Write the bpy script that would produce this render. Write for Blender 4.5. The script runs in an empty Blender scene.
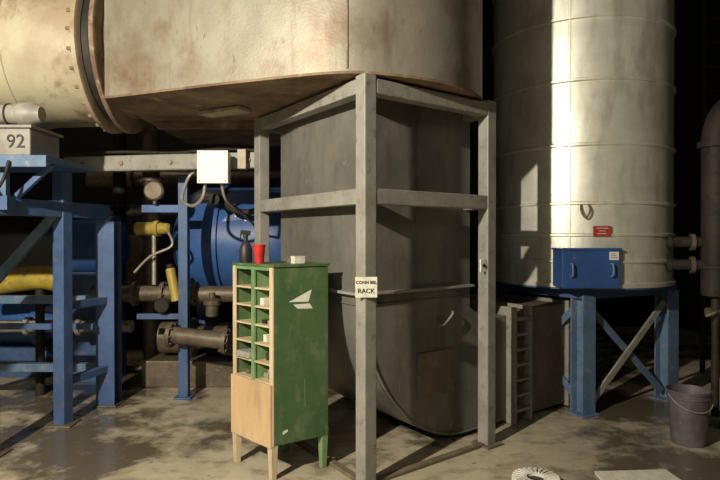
import bpy, math, random
from mathutils import Vector, Matrix
random.seed(4)
S = bpy.context.scene
S.view_settings.view_transform = 'Standard'

# ---------------------------------------------------------------- materials
def mat(name, c1, c2=None, c3=None, scale=4.0, stretch=(1,1,1), rough=0.6, metal=0.0, bump=0.15,
        lo=0.4, hi=0.62, lo3=0.55, hi3=0.7, scale3=None, stretch3=None, rough2=None, bscale=60,
        c4=None, scale4=3, lo4=.55, hi4=.6, stretch4=(1,1,1), det4=10, spec=.5,
        c5=None, scale5=5, lo5=.55, hi5=.65, stretch5=(1,1,1)):
    m = bpy.data.materials.new(name); m.use_nodes = True
    nt = m.node_tree; N = nt.nodes; L = nt.links
    b = N['Principled BSDF']; b.inputs['Metallic'].default_value = metal
    b.inputs['Specular IOR Level'].default_value = spec
    tc = N.new('ShaderNodeTexCoord')
    def noise(sc, st, det=8):
        mp = N.new('ShaderNodeMapping'); mp.inputs['Scale'].default_value = st
        L.new(tc.outputs['Object'], mp.inputs['Vector'])
        n = N.new('ShaderNodeTexNoise'); n.inputs['Scale'].default_value = sc
        n.inputs['Detail'].default_value = det; n.inputs['Roughness'].default_value = 0.65
        L.new(mp.outputs['Vector'], n.inputs['Vector']); return n
    def ramp(n, a, bb):
        r = N.new('ShaderNodeMapRange'); r.inputs[1].default_value = a; r.inputs[2].default_value = bb
        L.new(n.outputs['Fac'], r.inputs[0]); return r
    if c2 is None: c2 = tuple(x*0.7 for x in c1)
    n1 = noise(scale, stretch); r1 = ramp(n1, lo, hi)
    mx = N.new('ShaderNodeMix'); mx.data_type = 'RGBA'
    mx.inputs[6].default_value = (*c1,1); mx.inputs[7].default_value = (*c2,1)
    L.new(r1.outputs[0], mx.inputs[0]); col = mx.outputs[2]
    def layer(col, c, sc, st, a, bb, det=10):
        n3 = noise(sc, st, det); r3 = ramp(n3, a, bb)
        m3 = N.new('ShaderNodeMix'); m3.data_type = 'RGBA'; m3.inputs[7].default_value = (*c,1)
        L.new(col, m3.inputs[6]); L.new(r3.outputs[0], m3.inputs[0]); return m3.outputs[2], r3
    if c3 is not None:
        col,_ = layer(col, c3, scale3 or scale*2.7, stretch3 or stretch, lo3, hi3)
    r4 = None
    if c4 is not None:
        col,r4 = layer(col, c4, scale4, stretch4, lo4, hi4, det4)
    if c5 is not None:
        col,_ = layer(col, c5, scale5, stretch5, lo5, hi5)
    L.new(col, b.inputs['Base Color'])
    if rough2 is None: b.inputs['Roughness'].default_value = rough
    else:
        rr = N.new('ShaderNodeMapRange'); rr.inputs[3].default_value = rough; rr.inputs[4].default_value = rough2
        L.new((r4 or r1).outputs[0], rr.inputs[0]); L.new(rr.outputs[0], b.inputs['Roughness'])
    if bump > 0:
        nb = noise(bscale, (1,1,1), 4)
        bp = N.new('ShaderNodeBump'); bp.inputs['Strength'].default_value = bump; bp.inputs['Distance'].default_value = 0.01
        L.new(nb.outputs['Fac'], bp.inputs['Height']); L.new(bp.outputs[0], b.inputs['Normal'])
    return m

M = {}
M['vessel'] = mat('rust_streaked_steel', (.29,.265,.21), (.215,.19,.145), (.15,.10,.065), scale=2.2, stretch=(1,1,.8),
                  rough=.48, scale3=9, stretch3=(1,1,.13), lo3=.53, hi3=.78, metal=.25, c4=(.15,.085,.05), scale4=1.7, lo4=.52, hi4=.72,
                  c5=(.09,.05,.03), scale5=22, lo5=.62, hi5=.72, stretch5=(1,1,.35))
M['under']  = mat('rusty_underside', (.24,.165,.10), (.11,.065,.04), (.36,.27,.18), scale=3, rough=.8, lo3=.58, hi3=.7)
M['duct']   = mat('cream_duct', (.40,.355,.25), (.28,.22,.145), (.14,.075,.04), scale=1.3, rough=.5, scale3=5, stretch3=(1,1,.5), lo3=.54, hi3=.72)
M['frame']  = mat('grey_painted_steel', (.29,.28,.245), (.225,.215,.185), (.14,.115,.085), scale=5, rough=.5, scale3=14, lo3=.56, hi3=.72)
M['hopper'] = mat('dark_grey_steel', (.18,.173,.152), (.13,.123,.108), (.20,.165,.12), scale=2.2, rough=.5, scale3=5, lo3=.56, hi3=.72, metal=.15,
                  c4=(.085,.073,.058), scale4=3.5, lo4=.50, hi4=.70, stretch4=(1,1,.3), c5=(.25,.22,.17), scale5=16, lo5=.64, hi5=.72, stretch5=(1,1,.4))
M['hoprust']= mat('rust_box', (.18,.145,.10), (.12,.09,.06), (.26,.20,.13), scale=3, rough=.7, lo3=.55, hi3=.72)
M['silver'] = mat('weathered_aluminium', (.80,.79,.69), (.66,.64,.55), (.44,.42,.35), scale=2.2, stretch=(1,1,1.6), rough=.43, 
                  metal=.55, scale3=6, stretch3=(1,1,.3), lo3=.48, hi3=.75, bump=.06, bscale=9)
M['blue']   = mat('blue_paint', (.055,.11,.25), (.04,.08,.18), (.13,.13,.14), scale=4, rough=.5, lo3=.56, hi3=.72, scale3=9)
M['bluebr'] = mat('bright_blue_paint', (.04,.12,.36), (.03,.085,.25), (.06,.065,.08), scale=2.5, rough=.42, lo3=.56, hi3=.74)
M['bluebox'] = mat('box_blue_paint', (.03,.085,.25), (.025,.065,.19), (.10,.12,.16), scale=2.5, rough=.4, lo3=.62, hi3=.75)
M['bluelt'] = mat('faded_blue_paint', (.11,.18,.29), (.075,.13,.22), (.24,.23,.19), scale=6, rough=.5, lo3=.56, hi3=.7, scale3=14)
M['green']  = mat('green_paint', (.05,.11,.04), (.08,.135,.055), (.17,.19,.11), scale=5, rough=.5, scale3=10, stretch3=(1,1,.6), lo3=.52, hi3=.72,
                  c4=(.035,.06,.03), scale4=4, lo4=.55, hi4=.75)
M['greenl'] = mat('light_green_paint', (.17,.28,.12), (.10,.19,.07), scale=9, rough=.55)
M['wood']   = mat('bare_wood', (.56,.46,.30), (.45,.35,.21), (.34,.25,.14), scale=6, stretch=(1,1,.2), rough=.6, scale3=30, stretch3=(1,1,.1))
M['orwood'] = mat('orange_plywood', (.60,.42,.24), (.48,.32,.17), (.36,.25,.15), scale=4, stretch=(1,1,.3), rough=.55, scale3=9, lo3=.56, hi3=.75)
M['white']  = mat('white_enamel', (.80,.78,.71), (.68,.65,.56), scale=4, rough=.45)
M['cream']  = mat('cream_label', (.70,.67,.56), (.56,.52,.43), scale=20, rough=.6)
M['black']  = mat('black_rubber', (.015,.015,.015), (.03,.027,.024), scale=8, rough=.5)
M['red']    = mat('red_plastic', (.55,.03,.02), (.45,.02,.02), scale=8, rough=.35, bump=0)
M['redsign']= mat('red_sign_paint', (.33,.035,.02), (.25,.02,.02), scale=8, rough=.45, bump=0)
M['yellow'] = mat('yellow_paint', (.46,.34,.05), (.32,.23,.04), (.13,.10,.05), scale=6, rough=.5, lo3=.56, hi3=.7)
M['pipe']   = mat('brown_pipe', (.17,.135,.095), (.10,.075,.055), (.24,.19,.12), scale=5, rough=.5, metal=.3)
M['greym']  = mat('grey_machine', (.30,.285,.25), (.21,.19,.165), scale=5, rough=.5)
M['dpipe']  = mat('dark_pipe', (.022,.019,.017), (.04,.032,.025), (.012,.011,.01), scale=5, rough=.6, metal=.0, spec=.2)
M['bucket'] = mat('grey_bucket_plastic', (.075,.066,.082), (.12,.105,.115), (.20,.18,.15), scale=7, rough=.5, lo3=.62, hi3=.7)
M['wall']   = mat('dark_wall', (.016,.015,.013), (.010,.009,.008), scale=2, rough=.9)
M['conduit']= mat('conduit', (.42,.39,.33), (.28,.25,.21), scale=10, rough=.4, metal=.3)
M['floor']  = mat('stained_concrete', (.49,.43,.31), (.36,.30,.21), (.25,.20,.14), scale=.9, rough=.55, rough2=.12,
                  scale3=5.0, stretch3=(1,1.5,1), lo3=.50, hi3=.68, bump=.25, bscale=22, lo=.40, hi=.62,
                  c4=(.12,.097,.067), scale4=.62, lo4=.50, hi4=.56, det4=8, c5=(.13,.10,.07), scale5=14, lo5=.62, hi5=.70)

# ---------------------------------------------------------------- object helpers
def group(name, loc):
    e = bpy.data.objects.new(name, None); e.empty_display_size = .1
    S.collection.objects.link(e); e.location = loc
    bpy.context.view_layer.update()
    return e
def mk(name, verts, faces, m, par=None, smooth=False, bevel=0):
    me = bpy.data.meshes.new(name); me.from_pydata([tuple(v) for v in verts], [], faces)
    me.update()
    import bmesh
    bm = bmesh.new(); bm.from_mesh(me); bmesh.ops.recalc_face_normals(bm, faces=bm.faces); bm.to_mesh(me); bm.free()
    me.materials.append(M[m])
    o = bpy.data.objects.new(name, me); S.collection.objects.link(o)
    if smooth:
        for p in me.polygons: p.use_smooth = True
        md = o.modifiers.new('es','EDGE_SPLIT'); md.split_angle = math.radians(35)
    if bevel:
        b = o.modifiers.new('bv','BEVEL'); b.width = bevel; b.segments = 2; b.limit_method = 'ANGLE'
    if par:
        o.parent = par; o.matrix_parent_inverse = Matrix.Translation(par.location).inverted()
    return o
def hexa(name, v8, m, par=None, bevel=0):
    f = [(0,1,2,3),(4,5,6,7),(0,1,5,4),(1,2,6,5),(2,3,7,6),(3,0,4,7)]
    return mk(name, v8, f, m, par, bevel=bevel)
def box(name, x0,x1,y0,y1,z0,z1, m, par=None, bevel=.004):
    return hexa(name, [(x0,y0,z0),(x1,y0,z0),(x1,y1,z0),(x0,y1,z0),(x0,y0,z1),(x1,y0,z1),(x1,y1,z1),(x0,y1,z1)], m, par, bevel)
def beam(name, p0, p1, w, h, m, par=None, side=None, bevel=.004):
    p0=Vector(p0); p1=Vector(p1); d=(p1-p0).normalized()
    if side is None:
        side = d.cross(Vector((0,0,1)))
        if side.length < .01: side = Vector((1,0,0))
    side = Vector(side).normalized(); up = side.cross(d).normalized()
    vs=[]
    for p in (p0,p1):
        for a,b in ((-1,-1),(1,-1),(1,1),(-1,1)):
            vs.append(p+side*a*w/2+up*b*h/2)
    return hexa(name, vs, m, par, bevel)
def ibeam(name, p0, p1, w, h, t, m, par, side=None):
    p0=Vector(p0); p1=Vector(p1); d=(p1-p0).normalized()
    if side is None:
        side = d.cross(Vector((0,0,1)))
        if side.length<.01: side=Vector((1,0,0))
    side=Vector(side).normalized(); up=side.cross(d).normalized()
    pr=[(-w/2,-h/2),(w/2,-h/2),(w/2,-h/2+t),(t/2,-h/2+t),(t/2,h/2-t),(w/2,h/2-t),(w/2,h/2),(-w/2,h/2),(-w/2,h/2-t),(-t/2,h/2-t),(-t/2,-h/2+t),(-w/2,-h/2+t)]
    vs=[p+side*a+up*b for p in (p0,p1) for a,b in pr]; n=len(pr)
    f=[tuple(range(n)),tuple(range(n,2*n))]+[(i,(i+1)%n,n+(i+1)%n,n+i) for i in range(n)]
    return mk(name,vs,f,m,par)
def lathe(name, origin, axis, prof, m, par=None, seg=48, cap=True):
    o=Vector(origin); a=Vector(axis).normalized()
    u=a.cross(Vector((0,0,1)));
    if u.length<.01: u=Vector((1,0,0))
    u.normalize(); v=a.cross(u)
    vs=[];f=[]
    for r,h in prof:
        for i in range(seg):
            t=2*math.pi*i/seg; vs.append(o+a*h+u*math.cos(t)*r+v*math.sin(t)*r)
    for k in range(len(prof)-1):
        for i in range(seg):
            j=(i+1)%seg; f.append((k*seg+i,k*seg+j,(k+1)*seg+j,(k+1)*seg+i))
    if cap:
        f.append(tuple(range(seg))); n=(len(prof)-1)*seg; f.append(tuple(range(n,n+seg)))
    return mk(name,vs,f,m,par,smooth=True)
def cyl(name,p0,p1,r,m,par=None,r2=None,seg=24):
    p0=Vector(p0);p1=Vector(p1)
    return lathe(name,p0,p1-p0,[(r,0),(r2 if r2 is not None else r,(p1-p0).length)],m,par,seg)
def catmull(P, n=8, closed=False):
    P=[Vector(p) for p in P]; out=[]; k=len(P)
    rng = range(k) if closed else range(k-1)
    for i in rng:
        g=lambda j: P[j%k] if closed else P[max(0,min(k-1,j))]
        a,b,c,d=g(i-1),g(i),g(i+1),g(i+2)
        for s in range(n):
            t=s/n
            out.append(.5*((2*b)+(c-a)*t+(2*a-5*b+4*c-d)*t*t+(3*b-a-3*c+d)*t**3))
    if not closed: out.append(P[-1])
    return out
def tube(name, pts, r, m, par=None, smoothpts=True, seg=12, n=8):
    P=catmull(pts,n) if smoothpts else [Vector(p) for p in pts]
    vs=[];f=[]; u=None
    for i,p in enumerate(P):
        d=(P[min(i+1,len(P)-1)]-P[max(i-1,0)]).normalized()
        if u is None:
            u=d.cross(Vector((0,0,1)))
            if u.length<.05: u=d.cross(Vector((1,0,0)))
        u=(u-d*u.dot(d)).normalized(); v=d.cross(u)
        for s in range(seg):
            t=2*math.pi*s/seg; vs.append(p+u*math.cos(t)*r+v*math.sin(t)*r)
    for k in range(len(P)-1):
        for s in range(seg):
            j=(s+1)%seg; f.append((k*seg+s,k*seg+j,(k+1)*seg+j,(k+1)*seg+s))
    f.append(tuple(range(seg))); f.append(tuple(range((len(P)-1)*seg,len(P)*seg)))
    return mk(name,vs,f,m,par,smooth=True)
def bolts(name, origin, axis, R, n, m, par, r=.012, h=.02):
    a=Vector(axis).normalized(); u=a.cross(Vector((0,0,1)))
    if u.length<.01: u=Vector((1,0,0))
    u.normalize(); v=a.cross(u); vs=[];f=[]
    for i in range(n):
        t=2*math.pi*i/n; c=Vector(origin)+u*math.cos(t)*R+v*math.sin(t)*R
        b=len(vs)
        for hh in (0,h):
            for k in range(6):
                q=math.pi/3*k; vs.append(c+a*hh+u*math.cos(q)*r+v*math.sin(q)*r)
        f+= [tuple(range(b,b+6)),tuple(range(b+6,b+12))]+[(b+k,b+(k+1)%6,b+6+(k+1)%6,b+6+k) for k in range(6)]
    return mk(name,vs,f,m,par)
def text(name, body, loc, xdir, size, m, par=None, ydir=(0,0,1)):
    cu=bpy.data.curves.new(name,'FONT'); cu.body=body; cu.size=size; cu.extrude=.0008; cu.offset=.0006
    cu.align_x='CENTER'; cu.align_y='CENTER'
    o=bpy.data.objects.new(name,cu); S.collection.objects.link(o)
    x=Vector(xdir).normalized(); y=Vector(ydir).normalized(); z=x.cross(y)
    R=Matrix((x,y,z)).transposed().to_4x4()
    cu.materials.append(M[m])
    mw=Matrix.Translation(loc)@R
    if par: o.parent=par; o.matrix_parent_inverse=Matrix.Translation(par.location).inverted()
    o.matrix_basis=mw
    return o

# ---------------------------------------------------------------- room
box('floor',-7,5.2,-3,9.5,-.15,0,'floor',bevel=0)
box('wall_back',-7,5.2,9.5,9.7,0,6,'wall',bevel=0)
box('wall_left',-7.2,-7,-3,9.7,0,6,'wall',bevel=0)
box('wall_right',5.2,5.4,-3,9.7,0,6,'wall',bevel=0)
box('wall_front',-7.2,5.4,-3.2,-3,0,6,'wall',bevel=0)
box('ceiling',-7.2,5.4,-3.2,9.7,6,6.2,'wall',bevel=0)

# ---------------------------------------------------------------- hopper support frame
N0=Vector((.036,3.46,0)); r=Vector((.784,.622,0)).normalized(); l=Vector((-.557,.83,0)).normalized()
Rp=Vector((.907,4.15,0)); Lp=Vector((-.794,4.70,0)); Bp=Lp+Rp-N0
g=group('steel_support_frame',N0)
for nm,p in (('near',N0),('right',Rp),('left',Lp),('back',Bp)):
    beam('post_'+nm,p,p+Vector((0,0,2.45)),.092,.092,'frame',g,side=r,bevel=.008)
    beam('base_plate_'+nm,p,p+Vector((0,0,.015)),.17,.17,'hoprust',g,side=r)
def ring(z,w,h,nm):
    Z=Vector((0,0,z))
    for k,(a,b) in enumerate(((N0,Rp),(N0,Lp),(Lp,Bp),(Rp,Bp))):
        d=(b-a).normalized()*.046
        beam(f'{nm}_{k}',a+Z+d,b+Z-d,w,h,'frame',g,bevel=.006)
ring(2.385,.09,.09,'top_beam'); ring(1.73,.085,.095,'middle_beam')
beam('floor_sill',N0+r*.05+Vector((0,0,.012)),Rp-r*.05+Vector((0,0,.012)),.05,.024,'hoprust',g)
beam('floor_sill_side',N0+l*.05+Vector((0,0,.012)),Lp-l*.05+Vector((0,0,.012)),.05,.024,'hoprust',g)
# sign strapped to near post, facing between its two faces
ux=Vector((1,.05,0)).normalized(); 
c=N0+Vector((-.0,-.072,0))
g2=group('rack_sign',c+Vector((0,0,1.19)))
beam('sign_plate',c-ux*.064+Vector((0,0,1.195)),c+ux*.064+Vector((0,0,1.195)),.005,.12,'cream',g2,bevel=0)
text('sign_text_1','CONN BEL',c+Vector((0,-.004,1.222)),ux,.0245,'black',g2)
text('sign_text_2','RACK',c+Vector((0,-.004,1.172)),ux,.038,'black',g2)
# small plate on the right post
g2=group('bracket_plate',Rp+Vector((-.06,0,1.28)))
q=Rp-r*.078-l*.03
beam('plate',q+Vector((0,0,1.24)),q+Vector((0,0,1.33)),.06,.012,'white',g2,side=r)
cyl('hole_bolt',q-l*.006+Vector((0,0,1.285)),q-l*.016+Vector((0,0,1.285)),.012,'black',g2)

# ---------------------------------------------------------------- elbow hopper duct
C=Vector((.003,3.69,0)); W=1.043; Q=1.137; zb=.03; zs=1.11
g=group('hopper_duct',C)
prof=[(0,2.445),(0,zs)]
for i in range(1,25):
    t=math.pi/2*i/24; prof.append((1.0*(1-math.cos(t)), zs-(zs-zb)*math.sin(t)))
prof+= [(W+.17,zb),(W+.17,.86),(W,.86+.1),(W,2.445)]
n=len(prof)
vs=[C+r*a+Vector((0,0,z)) for a,z in prof]+[C+r*a+l*Q+Vector((0,0,z)) for a,z in prof]
mk('elbow_body',vs,[tuple(range(n)),tuple(range(n,2*n))]+[(i,(i+1)%n,n+(i+1)%n,n+i) for i in range(n)],'hopper',g,smooth=True)
def bandring(nm,z,h,t,m='hopper'):
    Z=Vector((0,0,z))
    beam(nm+'_front',C-l*t/2+Z-r*t,C-l*t/2+r*(W+.0)+Z,t,h,m,g,bevel=.003)
    beam(nm+'_side',C-r*t/2+Z,C-r*t/2+l*Q+Z,t,h,m,g,bevel=.003)
bandring('flange_angle',1.125,.018,.05,'frame'); bandring('flange_lower',1.05,.008,.01)
ed=[C-l*.006+r*(a+.012)+Vector((0,0,z+.012)) for a,z in prof[1:27]]
tube('curved_edge_bead',ed,.009,'hopper',g,smoothpts=False,seg=8)
hp=C+r*.72-l*.0
tube('handle',[hp+Vector((0,0,.86)),hp-l*.05+Vector((0,0,.87)),hp-l*.05+r*.09+Vector((0,0,.94)),hp+r*.09+Vector((0,0,.95))],.008,'frame',g)
beam('handle_plate',hp-l*.004+Vector((0,0,.82)),hp-l*.004+Vector((0,0,.9)),.06,.008,'hopper',g,side=r)
pa=C+r*.50-l*.006
beam('inspection_panel',pa+Vector((0,0,.52)),pa+r*.36+Vector((0,0,.52)),.012,.32,'hoprust',g,bevel=.004)
beam('seam_front',C+r*.5-l*.002+Vector((0,0,1.15)),C+r*.5-l*.002+Vector((0,0,2.44)),.010,.004,'hopper',g,side=r)

g=group('outlet_duct',C+r*1.4)
def rb(nm,a0,a1,b0,b1,z0,z1,m,par,bevel=.005):
    v=[C+r*a+l*b+Vector((0,0,z)) for z in (z0,z1) for a,b in ((a0,b0),(a1,b0),(a1,b1),(a0,b1))]
    return hexa(nm,v,m,par,bevel)
rb('duct_first',W+.18,1.62,.0,1.0,.03,.86,'hopper',g)
rb('duct_second',1.62,2.3,-.02,1.0,.03,.90,'hoprust',g)
for k,a in enumerate((1.48,1.68)):
    rb(f'flange_{k}',a,a+.03,-.09,1.05,.01,.93,'frame',g,.003)
for k in range(7):
    rb(f'stiffener_{k}',1.51,1.68,-.085,0,.10+k*.12,.12+k*.12,'frame',g,0)
rb('flange_end',2.27,2.30,-.06,1.03,.01,.93,'frame',g,.003)
rb('flange_inlet',W+.18,W+.21,-.05,1.0,.01,.90,'frame',g,.003)

# ---------------------------------------------------------------- big vessel above
g=group('overhead_vessel',(-.4,4.8,2.46))
right=catmull([(-1.30,3.86,0),(-.7,3.62,0),(-.12,3.43,0),(.25,3.50,0),(.6,3.72,0),(.81,4.0,0),(.90,4.30,0),(.94,4.9,0),(.80,5.6,0),(.3,6.1,0),(-.8,6.25,0)],6)
plan=[Vector((-1.78,4.06,0))]+right+[Vector((-1.78,6.0,0))]
def prism(nm,plan,z0,z1,m,par,bot=None,sc=1):
    cx=sum((p for p in plan),Vector())/len(plan); n=len(plan)
    pl=[cx+(p-cx)*sc for p in plan]
    vs=[Vector((p.x,p.y,z0)) for p in pl]+[Vector((p.x,p.y,z1)) for p in pl]
    f=[(i,(i+1)%n,n+(i+1)%n,n+i) for i in range(n)]+[tuple(range(n)),tuple(range(n,2*n))]
    o=mk(nm,vs,f,m,par,smooth=True)
    if bot: 
        o.data.materials.append(M[bot])
        o.data.polygons[n].material_index=1
    return o
prism('shell',plan,2.455,5.2,'vessel',g,bot='under')
prism('bottom_rim',plan,2.449,2.465,'under',g,sc=1.004)
beam('vertical_seam',(-.075,3.425,2.48),(-.075,3.425,5.2),.012,.012,'under',g)
beam('underside_channel',(-1.2,4.5,2.43),(-.85,4.3,2.43),.14,.03,'duct',g)
beam('underside_channel_2',(-1.7,4.9,2.42),(-.75,4.9,2.42),.08,.06,'under',g)

# side duct with flanges
g=group('round_inlet_duct',(-1.95,4.62,2.95))
ax=Vector((-1,.0,.0)); o0=Vector((-1.785,4.66,2.94))
lathe('neck',o0,ax,[(.50,.0),(.50,.2)],'under',g,64)
lathe('flange_inner',o0,ax,[(.60,.06),(.62,.07),(.62,.10),(.60,.11)],'under',g,64)
lathe('flange_outer',o0,ax,[(.60,.19),(.62,.2),(.62,.23),(.60,.24)],'duct',g,64)
lathe('expansion_joint',o0,ax,[(.55,.11),(.53,.15),(.55,.19)],'black',g,64,cap=False)
bolts('flange_bolts',o0+ax.normalized()*.235,ax,.60,28,'under',g,.014,.03)
lathe('duct_run',o0,ax,[(.56,.2),(.575,.75),(.585,.755),(.585,.775),(.575,.78),(.60,3.6)],'duct',g,64)

# ---------------------------------------------------------------- stack
sc_=Vector((2.07,5.50,0)); R=.79
g=group('metal_stack',sc_+Vector((0,0,1.07)))
pr=[(R+.02,1.067),(R+.02,1.10),(R,1.105)]
for z in (1.28,1.50,1.76,2.24,2.77,3.28,3.8,4.3):
    pr+= [(R,z-.016),(R+.018,z-.008),(R+.018,z+.008),(R,z+.016)]
pr+=[(R,5.2)]
lathe('stack_shell',sc_,(0,0,1),pr,'silver',g,96)
def onstack(deg,z,off=0):
    t=math.radians(deg); return Vector((sc_.x+math.sin(t)*(R+off),sc_.y-math.cos(t)*(R+off),z)), Vector((math.cos(t),math.sin(t),0)), Vector((math.sin(t),-math.cos(t),0))
p,tx,nn=onstack(-26,1,.004)
beam('lap_seam',Vector((p.x,p.y,1.1)),Vector((p.x,p.y,5.2)),.02,.006,'silver',g,side=tx)
p,tx,nn=onstack(-17,1.70,.0)
tube('lifting_loop',[p+tx*-.03+Vector((0,0,.06)),p+nn*.04+tx*-.035,p+nn*.05+Vector((0,0,-.06)),p+nn*.04+tx*.035,p+tx*.02+Vector((0,0,.06))],.008,'hoprust',g)
p,tx,nn=onstack(-8,1.53,.02)
g2=group('red_warning_sign',p)
beam('sign_plate',p-tx*.07,p+tx*.07,.006,.085,'redsign',g2)
for k,wd in enumerate((.09,.05,.07)):
    beam(f'sign_line_{k}',p+nn*.004-tx*wd/2+Vector((0,0,.025-k*.022)),p+nn*.004+tx*wd/2+Vector((0,0,.025-k*.022)),.003,.004,'cream',g2,bevel=0)
# blue door box
g=group('blue_access_box',(1.75,4.7,1.05))
D=Vector((.985,.06,0)).normalized(); Dn=Vector((D.y,-D.x,0))
c0=Vector((1.61,4.62,0))
def db(nm,a0,a1,b0,b1,z0,z1,m,par,bev=.006):
    v=[c0+D*a-Dn*b+Vector((0,0,z)) for z in (z0,z1) for a,b in ((a0,b0),(a1,b0),(a1,b1),(a0,b1))]
    return hexa(nm,v,m,par,bev)
db('box_body',0,.475,.0,.2,1.08,1.385,'bluebox',g)
db('box_lid',-.012,.487,-.012,.2,1.378,1.395,'bluebox',g)
db('door_lip',-.004,.479,-.006,.0,1.075,1.09,'bluebox',g,.002)
for a in (.07,.40):
    h=c0+D*a+Dn*.0
    tube('handle',[h+Vector((0,0,1.27)),h+Dn*.035+Vector((0,0,1.26)),h+Dn*.035+Vector((0,0,1.18)),h+Vector((0,0,1.17))],.008,'bluelt',g)
db('paper_label',.385,.46,-.005,.0,1.30,1.365,'white',g,0)
for k in range(3): db(f'label_line_{k}',.395,.45-.01*k,-.007,-.005,1.317+k*.015,1.321+k*.015,'black',g,0)
# blue stand
g=group('blue_stack_stand',(2.07,5.5,0))
K0=Vector((1.868,4.86,0)); KR=Vector((2.80,5.30,0)); KL=Vector((1.36,5.72,0)); KB=KL+KR-K0
sx=(KR-K0).normalized()
for nm,p in (('near',K0),('right',KR),('left',KL),('back',KB)):
    ibeam('leg_'+nm,p,p+Vector((0,0,1.0)),.14,.14,.014,'bluelt',g,side=sx)
    beam('foot_'+nm,p,p+Vector((0,0,.015)),.2,.2,'bluelt',g,side=sx)
for k,(a,b) in enumerate(((K0,KR),(K0,KL),(KL,KB),(KR,KB))):
    ex=(b-a).normalized()*.06; Z=Vector((0,0,1.01))
    beam(f'top_rail_{k}',a-ex+Z,b+ex+Z,.12,.085,'blue',g)
    if k in (0,1):
        e=(b-a).normalized()*.06
        beam(f'brace_{k}_a',a+e+Vector((0,0,.9)),b-e+Vector((0,0,.08)),.02,.06,'bluelt',g)
        s_=(b-a).cross(Vector((0,0,1))).normalized()*.025
        beam(f'brace_{k}_b',a+e+s_+Vector((0,0,.08)),b-e+s_+Vector((0,0,.9)),.02,.06,'frame' if k==0 else 'bluelt',g)
lathe('base_disc',sc_,(0,0,1),[(.8,1.053),(.8,1.066)],'blue',g,64)

# ---------------------------------------------------------------- dark pipe on the right
g=group('dark_process_pipe',(2.98,4.9,.9))
X=2.94;Y=4.80
lathe('riser',(X,Y,0),(0,0,1),[(.06,.98),(.11,1.0),(.11,1.22),(.125,1.222),(.125,1.25),(.11,1.252),(.11,2.3)],'dpipe',g,32)
tube('elbow',[(X,Y,2.25),(X+.01,Y,2.36),(X+.07,Y,2.5),(X+.2,Y,2.58),(X+.5,Y,2.6),(X+1.2,Y,2.6)],.11,'dpipe',g,seg=28)
lathe('elbow_flange',(X,Y,0),(0,0,1),[(.14,2.22),(.14,2.27)],'dpipe',g,32)
for k,z in enumerate((1.44,1.25)):
    cyl(f'branch_{k}',(2.58,4.9,z),(X,Y,z),.045,'dpipe',g)
    cyl(f'branch_flange_{k}',(2.76,4.855,z),(2.79,4.846,z),.07,'pipe',g)
    cyl(f'branch_flange_end_{k}',(2.62,4.89,z),(2.59,4.899,z),.06,'dpipe',g)
cyl('drain',(X,Y,.8),(X,Y,1.0),.035,'dpipe',g)
cyl('drain_valve_body',(X-.07,Y,.86),(X+.07,Y,.86),.04,'pipe',g)
tube('drain_handle',[(X,Y-.04,.86),(X-.05,Y-.08,.87),(X-.13,Y-.09,.84)],.008,'conduit',g)
cyl('drain_drop',(X,Y,0),(X,Y,.8),.03,'dpipe',g)
g=group('cable_ladder',(3.9,6.2,0))
for x in (3.72,4.15): beam('rail',(x,6.3,0),(x,6.3,5.9),.05,.03,'dpipe',g)
for k in range(22): cyl('rung',(3.72,6.3,.2+k*.26),(4.15,6.3,.2+k*.26),.018,'dpipe',g,seg=8)

# ---------------------------------------------------------------- bucket & floor things
bx,by=2.37,4.18
g=group('plastic_bucket',(bx,by,0))
lathe('pail',(bx,by,0),(0,0,1),[(.02,.006),(.112,.0),(.116,.02),(.136,.33),(.146,.335),(.146,.35),(.140,.352),(.140,.37),(.149,.375),(.149,.388),(.139,.388),(.13,.34),(.105,.04),(.01,.03)],'bucket',g,40,cap=False)
lathe('contents',(bx,by,0),(0,0,1),[(.129,.30),(.129,.31)],'black',g,32)
hp_=[(bx-.15,by,.36)]+[(bx-.15*math.cos(t),by-.15*math.sin(t),.36-.10*math.sin(t)) for t in [math.pi*k/8 for k in range(1,8)]]+[(bx+.15,by,.36)]
tube('bail_handle',hp_,.004,'conduit',g,seg=8)
gc=Vector((1.07,3.52,0))
g=group('round_drain_grate',gc)
lathe('dark_base',gc,(0,0,1),[(.125,.0),(.125,.012)],'black',g,48)
lathe('inner_ring',gc,(0,0,1),[(.055,.012),(.055,.03),(.07,.03),(.07,.012)],'white',g,40,cap=False)
lathe('outer_ring',gc,(0,0,1),[(.134,.0),(.134,.024),(.142,.024),(.145,.0)],'white',g,48,cap=False)
vs=[];f=[]
for i in range(24):
    t=2*math.pi*i/24; u=Vector((math.cos(t),math.sin(t),0)); v=Vector((-u.y,u.x,0)); b=len(vs)
    for z in (.012,.034):
        for a,w_ in ((.068,-.0045),(.138,-.009),(.138,.009),(.068,.0045)): vs.append(gc+u*a+v*w_+Vector((0,0,z)))
    f+=[(b,b+1,b+2,b+3),(b+4,b+5,b+6,b+7),(b,b+1,b+5,b+4),(b+1,b+2,b+6,b+5),(b+2,b+3,b+7,b+6),(b+3,b,b+4,b+7)]
mk('ribs',vs,f,'white',g)
g=group('cardboard_sheet',(1.7,3.5,0))
hexa('sheet',[(1.47,3.63,.001),(1.93,3.66,.001),(1.97,3.2,.001),(1.45,3.2,.001),(1.47,3.63,.02),(1.93,3.66,.02),(1.97,3.2,.02),(1.45,3.2,.02)],'cream',g,.003)

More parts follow.
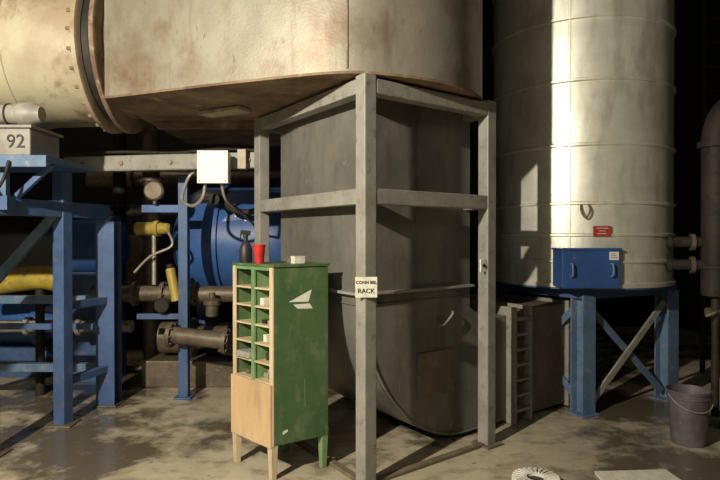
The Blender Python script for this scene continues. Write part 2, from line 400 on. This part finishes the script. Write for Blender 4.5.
# ---------------------------------------------------------------- green pigeonhole cabinet
F=Vector((-.5225,3.53,0)); Rr=Vector((-.205,3.74,0)); Ll=Vector((-.83,3.84,0))
eA=Ll-F; eB=Rr-F
def cp(a,b,z): return F+eA*a+eB*b+Vector((0,0,z))
g=group('green_pigeonhole_cabinet',F+(eA+eB)*.5)
def pb(nm,a0,a1,b0,b1,z0,z1,m,bev=.002,par=None):
    return hexa(nm,[cp(a,b,z) for z in (z0,z1) for a,b in ((a0,b0),(a1,b0),(a1,b1),(a0,b1))],m,par or g,bev)
pb('side_right',0,.045,.0,1,.21,1.30,'green')
pb('side_left',.955,1,.0,1,.21,1.30,'green')
pb('back_panel',.045,.955,.96,1,.21,1.30,'green')
pb('top_board',-.02,1.02,-.03,1.02,1.302,1.318,'green')
pb('bottom_board',.045,.955,.03,.96,.21,.23,'green')
pb('centre_divider',.46,.50,.01,.96,.57,1.30,'greenl')
pb('trim_right',-.005,.075,-.03,.0,.21,1.30,'wood')
pb('trim_left',.93,1.005,-.03,.0,.21,1.30,'wood')
pb('trim_top',.075,.93,-.03,.0,1.28,1.30,'greenl')
pb('divider_trim',.445,.52,-.03,.01,.57,1.28,'greenl')
pb('lower_panel',.0,1.0,-.07,-.03,.20,.585,'orwood')
for k in range(6):
    z=.585+k*.116
    pb(f'shelf_l_{k}',.50,.955,-.02,.96,z-.006,z+.006,'wood')
    pb(f'shelf_r_{k}',.045,.46,-.02,.96,z-.006,z+.006,'wood')
for nm,a,b,m in (('front',.0,-.05,'wood'),('left',.90,-.05,'wood'),('right',.0,.88,'greenl'),('back',.9,.88,'greenl')):
    hexa('leg_'+nm,[cp(a+.015,b+.015,0),cp(a+.085,b+.015,0),cp(a+.085,b+.105,0),cp(a+.015,b+.105,0),cp(a,b,.26),cp(a+.11,b,.26),cp(a+.11,b+.13,.26),cp(a,b+.13,.26)],m,g,.003)
def sidepoly(nm,pts,m):
    nrm_=-eA.normalized()
    vs=[cp(0,b,z)+nrm_*(.0005) for b,z in pts]+[cp(0,b,z)+nrm_*(.0025) for b,z in pts]; n=len(pts)
    return mk(nm,vs,[tuple(range(n)),tuple(range(n,2*n))]+[(i,(i+1)%n,n+(i+1)%n,n+i) for i in range(n)],m,g)
sidepoly('side_mark_wedge',[(.26,1.085),(.68,1.155),(.62,1.08)],'white')
sidepoly('side_mark_bar',[(.34,1.068),(.64,1.068),(.70,1.035),(.42,1.04)],'white')
sidepoly('scratch_1',[(.55,.60),(.552,.42),(.562,.42),(.559,.60)],'greenl')
sidepoly('tape',[(.15,.27),(.24,.285),(.235,.30),(.15,.29)],'cream')
g=group('small_parts_in_cabinet',cp(.5,.4,.6))
for k in range(26):
    row=random.randint(0,5); a=random.choice((.07,.2,.32,.54,.66,.78)); b=random.uniform(.05,.3); z=.592+row*.116
    mm=random.choice(['greym','conduit','cream','black','pipe','wood'])
    if k%3==0:
        p=cp(a+.04,b+.1,z); cyl('can',p,p+Vector((0,0,random.uniform(.03,.06))),.018,mm,g,seg=14)
    else:
        pb('part',a,a+random.uniform(.06,.11),b,b+.3,z,z+random.uniform(.02,.05),mm,.002,g)
pb('rag_parts',.55,.9,-.06,.25,.708,.75,'greym',.01,g)
p=cp(.52,.12,1.318)
g=group('red_cup',p)
lathe('cup',p,(0,0,1),[(.005,.002),(.028,0),(.033,.05),(.034,.052),(.039,.112),(.042,.112),(.042,.120),(.037,.120),(.030,.01),(.005,.008)],'red',g,28,cap=False)
p=cp(.90,.14,1.318)
g=group('spray_bottle',p)
lathe('bottle',p,(0,0,1),[(.04,0),(.042,.01),(.042,.09),(.03,.12),(.014,.14),(.014,.165),(.018,.17),(.018,.185)],'black',g,24)
beam('nozzle',p+Vector((-.035,-.01,.20)),p+Vector((.03,.01,.195)),.02,.03,'black',g)
beam('trigger',p+Vector((-.03,-.01,.19)),p+Vector((-.035,-.01,.15)),.012,.008,'black',g)
p=cp(.12,.42,1.318)
g=group('small_carton',p)
beam('carton',p+Vector((0,0,.022)),p+eB.normalized()*.08+Vector((0,0,.022)),.05,.044,'cream',g,bevel=.004)
beam('carton_flap',p+Vector((0,0,.047)),p+eB.normalized()*.08+Vector((0,0,.046)),.055,.003,'white',g,bevel=0)
for k in range(3):
    p=cp(.35+.1*k,.7,1.318); gg=group('loose_fitting',p); 
    lathe('fitting',p,(0,0,1),[(.02,0),(.02,.012),(.012,.014),(.012,.03)],'pipe',gg,10)

# ---------------------------------------------------------------- blue steel platform (left)
g=group('blue_steel_platform',(-2.35,4.6,0))
P0=Vector((-2.52,3.94,0)); P1=Vector((-2.35,4.59,0)); P2=Vector((-2.22,5.13,0))
sd=(P2-P0).normalized()
beam('post_a',P0,P0+Vector((0,0,1.62)),.09,.09,'blue',g,side=sd)
beam('post_b',P1,P1+Vector((0,0,2.0)),.10,.10,'blue',g,side=sd)
ibeam('post_c',P2,P2+Vector((0,0,1.62)),.16,.16,.014,'blue',g,side=(1,0,0))
for k,p in enumerate((P0,P1,P2)): beam(f'foot_{k}',p,p+Vector((0,0,.014)),.2,.2,'pipe',g)
beam('side_girder',P0+Vector((0,0,1.70))-sd*1.2,P2+Vector((0,0,1.70))-sd*.05,.10,.12,'blue',g)
for k,(y,z) in enumerate(((4.0,1.72),(4.59,1.72),(5.13,1.72))):
    beam(f'cross_girder_{k}',(-4.3,y,z),(-2.4,y,z),.1,.1,'blue',g)
for k,z in enumerate((.93,.33)):
    beam(f'low_rail_{k}',(-4.3,5.13,z),(P2.x-.05,5.13,z),.07,.07,'bluelt',g)
    beam(f'low_rail_side_{k}',P1+Vector((0,.05,z)),P2+Vector((0,-.05,z)),.06,.06,'blue',g)
beam('mid_rail',(-4.3,4.95,.72),(-2.27,4.95,.72),.05,.05,'blue',g)
beam('knee_brace',(-2.38,4.57,1.68),(-3.9,4.57,-.0),.05,.07,'bluelt',g)
beam('table_top',(-3.7,4.30,2.02),(-2.12,4.30,2.02),.70,.045,'blue',g)
beam('table_edge',(-3.7,3.94,2.0),(-2.12,3.94,2.0),.03,.08,'bluelt',g)
for x in (-2.48,-2.9): beam('table_leg',(x,4.05,1.77),(x,4.05,2.0),.055,.055,'bluelt',g)
beam('table_brace',(-2.42,4.1,1.77),(-2.17,4.1,2.0),.04,.04,'blue',g)
for y in (4.0,5.13): beam('far_post',(-4.2,y,0),(-4.2,y,1.68),.1,.1,'blue',g)

g=group('gearbox_unit',(-2.7,4.2,2.05))
box('gearbox',-3.1,-2.27,4.0,4.4,2.045,2.235,'greym',g,.012)
box('gearbox_lid',-3.12,-2.25,3.98,4.42,2.235,2.255,'greym',g,.004)
text('number','92',(-2.365,3.996,2.14),(1,0,0),.13,'black',g)
g=group('electric_motor',(-2.8,4.1,2.36))
lathe('motor_body',(-3.17,4.12,2.352),(1,0,0),[(.06,0),(.07,.02),(.07,.76),(.082,.77),(.082,.85),(.07,.87),(.055,.92)],'greym',g,32)
for k in range(9): lathe('cooling_fin',(-3.07+k*.073,4.12,2.352),(1,0,0),[(.078,0),(.078,.012)],'dpipe',g,32)
box('motor_foot',-3.07,-2.47,4.06,4.18,2.256,2.29,'dpipe',g)

g=group('blue_post_stand',(-1.62,5.35,0))
beam('post',(-1.62,5.35,0),(-1.62,5.35,2.05),.085,.085,'blue',g)
beam('arm',(-2.0,5.35,1.74),(-1.58,5.35,1.74),.07,.07,'bluebr',g)
beam('arm_low',(-2.05,5.35,.75),(-1.62,5.35,.75),.05,.05,'blue',g)
beam('foot',(-1.62,5.35,0),(-1.62,5.35,.015),.16,.16,'blue',g)

g=group('cable_tray',(-1.7,5,2.1))
beam('tray_web',(-2.6,5.12,2.12),(-.80,4.80,2.12),.02,.12,'frame',g)
beam('tray_top',(-2.6,5.16,2.18),(-.80,4.84,2.18),.09,.012,'frame',g)
beam('tray_bottom',(-2.6,5.16,2.06),(-.80,4.84,2.06),.09,.012,'frame',g)
for t in (.1,.3,.55,.78,.93):
    q=Vector((-2.6,5.11,2.12)).lerp(Vector((-.8,4.79,2.12)),t)
    cyl('bolt',q,q+Vector((0,-.02,0)),.02,'pipe',g,seg=8)
box('clamp',-1.0,-.93,4.74,4.84,2.04,2.2,'duct',g)
tube('cable',[(-2.6,5.12,2.20),(-2.1,5.06,2.22),(-1.6,4.97,2.2),(-1.2,4.89,2.22),(-.85,4.82,2.2)],.013,'dpipe',g)

g=group('junction_box',(-1.18,4.70,1.9))
box('enclosure',-1.29,-1.06,4.64,4.78,1.92,2.165,'white',g,.006)
box('cover',-1.298,-1.052,4.630,4.64,1.912,2.173,'white',g,.003)
for x in (-1.28,-1.07):
    for z in (1.93,2.155): cyl('screw',(x,4.63,z),(x,4.625,z),.006,'pipe',g,seg=8)
tube('flex_conduit',[(-1.25,4.70,1.92),(-1.28,4.72,1.80),(-1.38,4.8,1.74),(-1.5,4.9,1.80),(-1.48,5.0,1.98),(-1.42,5.0,2.05)],.014,'conduit',g)
tube('flex_conduit_2',[(-1.12,4.70,1.92),(-1.10,4.8,1.78),(-1.02,5.1,1.68),(-.98,5.6,1.55)],.012,'conduit',g)

g=group('blue_pressure_vessel',(-1.3,6.3,0))
vx=Vector((1,-.05,0)).normalized(); vo=Vector((-1.95,6.45,1.42))
lathe('vessel_shell',vo,vx,[(.1,-.05),(.35,.0),(.52,.1),(.6,.25),(.6,.5),(.635,.5),(.635,.54),(.6,.54),(.6,.95),(.635,.95),(.635,.99),(.6,.99),(.6,1.25),(.5,1.42),(.3,1.5),(.05,1.53)],'bluebr',g,48)
for x in (-1.7,-.9): box('saddle',x-.06,x+.06,6.25,6.7,0,.95,'blue',g)
lathe('nozzle',(-1.25,5.95,1.55),(0,-1,0),[(.11,-.1),(.11,.05),(.17,.05),(.17,.09)],'bluebr',g,24)
bolts('nozzle_bolts',(-1.25,5.86,1.55),(0,-1,0),.14,8,'conduit',g)
tube('small_pipe',[(-1.55,5.7,1.85),(-1.35,5.65,1.84),(-1.25,5.65,1.75),(-1.1,5.65,1.72),(-.95,5.65,1.75)],.03,'dpipe',g)
cyl('small_valve',(-1.38,5.65,1.84),(-1.38,5.5,1.84),.05,'dpipe',g)

g=group('blue_pump',(-2.5,5.9,0))
lathe('casing',(-3.05,6.05,1.38),(1,0,0),[(.1,0),(.26,.03),(.28,.1),(.28,.45),(.32,.46),(.32,.52),(.24,.54),(.16,.6)],'bluebr',g,36)
box('pedestal',-3.0,-2.5,5.9,6.2,0,1.12,'blue',g)
g=group('blue_motor',(-3.7,6.3,0))
lathe('casing',(-4.2,6.3,.55),(1,0,0),[(.1,0),(.22,.03),(.24,.1),(.24,.75),(.28,.76),(.28,.82),(.2,.84),(.1,1.0)],'bluebr',g,36)
box('pedestal',-4.1,-3.3,6.1,6.5,0,.33,'blue',g)

g=group('yellow_pipe_guard',(-3.0,5.45,1.1))
tube('guard',[(-3.6,5.5,1.02),(-3.2,5.45,1.08),(-2.95,5.43,1.10),(-2.75,5.42,1.06)],.11,'yellow',g,seg=20)
cyl('guard_support',(-3.0,5.44,0),(-3.0,5.44,1.0),.04,'dpipe',g)
g=group('yellow_valve_actuator',(-1.95,5.3,1.54))
lathe('actuator',(-2.13,5.5,1.56),(1,-.1,0),[(.04,0),(.06,.02),(.06,.2),(.075,.2),(.075,.24),(.055,.24),(.05,.33),(.03,.35)],'yellow',g,24)
cyl('stem',(-1.95,5.5,1.56),(-1.95,5.5,1.03),.02,'conduit',g)
tube('cable',[(-1.8,5.45,1.53),(-1.75,5.4,1.4),(-1.95,5.4,1.3),(-2.1,5.4,1.15)],.012,'conduit',g)
g=group('yellow_strainer',(-1.8,5.6,.8))
cyl('strainer',(-1.79,5.48,1.18),(-1.72,5.44,.88),.045,'yellow',g)
cyl('strainer_cap',(-1.80,5.485,1.22),(-1.79,5.48,1.18),.035,'dpipe',g)
g=group('control_valve',(-1.38,5.4,.9))
lathe('body',(-1.38,5.42,.74),(0,0,1),[(.05,0),(.06,.02),(.06,.1),(.08,.11),(.08,.15),(.03,.17),(.03,.22)],'pipe',g,20)

def flanged(nm,a,b,rad,m,fl=(.1,.5,.9)):
    a=Vector(a);b=Vector(b);gg=group(nm,a); d=(b-a)
    cyl('run',a,b,rad,m,gg)
    for t in fl:
        q=a+d*t; lathe('flange',q,d,[(rad*1.5,-.018),(rad*1.5,.018)],m,gg,24)
        bolts('flange_bolts',q-d.normalized()*.03,d,rad*1.28,8,'pipe',gg,.009,.06)
    return gg
flanged('horizontal_pipe',(-2.6,5.65,.93),(-1.2,5.6,.93),.078,'pipe',(.3,.5,.72))
flanged('horizontal_pipe',(-1.72,5.2,.61),(-1.15,5.12,.56),.075,'pipe',(.06,.95))
flanged('horizontal_pipe',(-3.4,7.3,2.2),(-.6,7.3,2.2),.1,'pipe',(.2,.6))
flanged('horizontal_pipe',(-4.2,5.6,.62),(-2.2,5.6,.62),.06,'greym',(.5,.75))
flanged('vertical_pipe',(-2.28,6.35,0),(-2.28,6.35,3),.09,'pipe',(.2,.5,.7))
flanged('vertical_pipe',(-2.75,6.65,0),(-2.75,6.65,3),.07,'dpipe',(.3,.6))
flanged('vertical_pipe',(-.98,5.5,0),(-.98,5.5,1.1),.06,'pipe',(.3,.8))
g=group('pump_assembly',(-1.9,5.75,0))
lathe('pump_body',(-2.05,5.95,.45),(1,0,0),[(.08,0),(.16,.02),(.16,.3),(.2,.31),(.2,.36),(.12,.4),(.12,.7)],'pipe',g,28)
box('pump_base',-2.15,-1.2,5.7,6.15,0,.26,'pipe',g,.01)
g=group('handwheel_valve',(-1.75,5.36,.80))
lathe('handwheel',(-1.80,5.28,.86),(0,-1,0),[(.06,0),(.07,.01),(.07,.02),(.06,.03)],'dpipe',g,20)
cyl('stem',(-1.80,5.28,.86),(-1.80,5.5,.86),.015,'dpipe',g)
g=group('valve_gauge',(-1.82,5.22,1.9))
lathe('gauge_body',(-1.86,5.24,1.9),(0,-1,0),[(.08,-.06),(.09,-.05),(.09,0),(.075,.015)],'pipe',g,28)
cyl('gauge_stem',(-1.86,5.27,1.9),(-1.86,5.27,1.78),.02,'pipe',g)
g=group('machine_housing',(-3.0,7.5,0))
box('plinth',-4.2,-1.0,7.6,8.3,0,.25,'dpipe',g,.01)
box('housing',-3.9,-2.4,7.7,8.3,.25,1.9,'dpipe',g,.02)
box('panel',-3.3,-2.7,7.68,7.7,.6,1.5,'pipe',g,.01)
g=group('hanging_cable',(-2.5,3.9,1.9))
tube('loop',[(-2.52,3.91,2.0),(-2.50,3.88,1.86),(-2.44,3.88,1.80),(-2.38,3.88,1.87),(-2.36,3.91,2.0)],.011,'dpipe',g)

# ---------------------------------------------------------------- lights
def light(nm,typ,loc,e,col,size=.1,target=None):
    ld=bpy.data.lights.new(nm,typ); ld.energy=e; ld.color=col
    if typ=='AREA': ld.size=size
    else: ld.shadow_soft_size=size
    o=bpy.data.objects.new(nm,ld); S.collection.objects.link(o); o.location=loc
    if target: o.rotation_euler=(Vector(target)-Vector(loc)).to_track_quat('-Z','Y').to_euler()
    return o
light('flood_lamp','POINT',(-2.4,.3,3.1),1250,(1,.92,.74),.05)
light('fill_light','AREA',(-.8,-1.6,3.6),24,(1,.92,.76),.8,(-.4,4.5,.6))  # weak fill added above and behind the camera, not a real fixture
light('machine_fill','POINT',(-2.9,7.0,4.2),30,(1,.85,.6),.2)  # added light to lift the rear left machinery, no visible source
w=bpy.data.worlds.new('World'); S.world=w; w.use_nodes=True
w.node_tree.nodes['Background'].inputs[0].default_value=(.9,.8,.64,1)
w.node_tree.nodes['Background'].inputs[1].default_value=.02

# ---------------------------------------------------------------- camera
cd=bpy.data.cameras.new('Camera'); cam=bpy.data.objects.new('Camera',cd); S.collection.objects.link(cam)
cd.sensor_width=36; cd.lens=29.05; cam.location=(0,0,1.5); cam.rotation_euler=(math.radians(89.5),0,0)
S.camera=cam
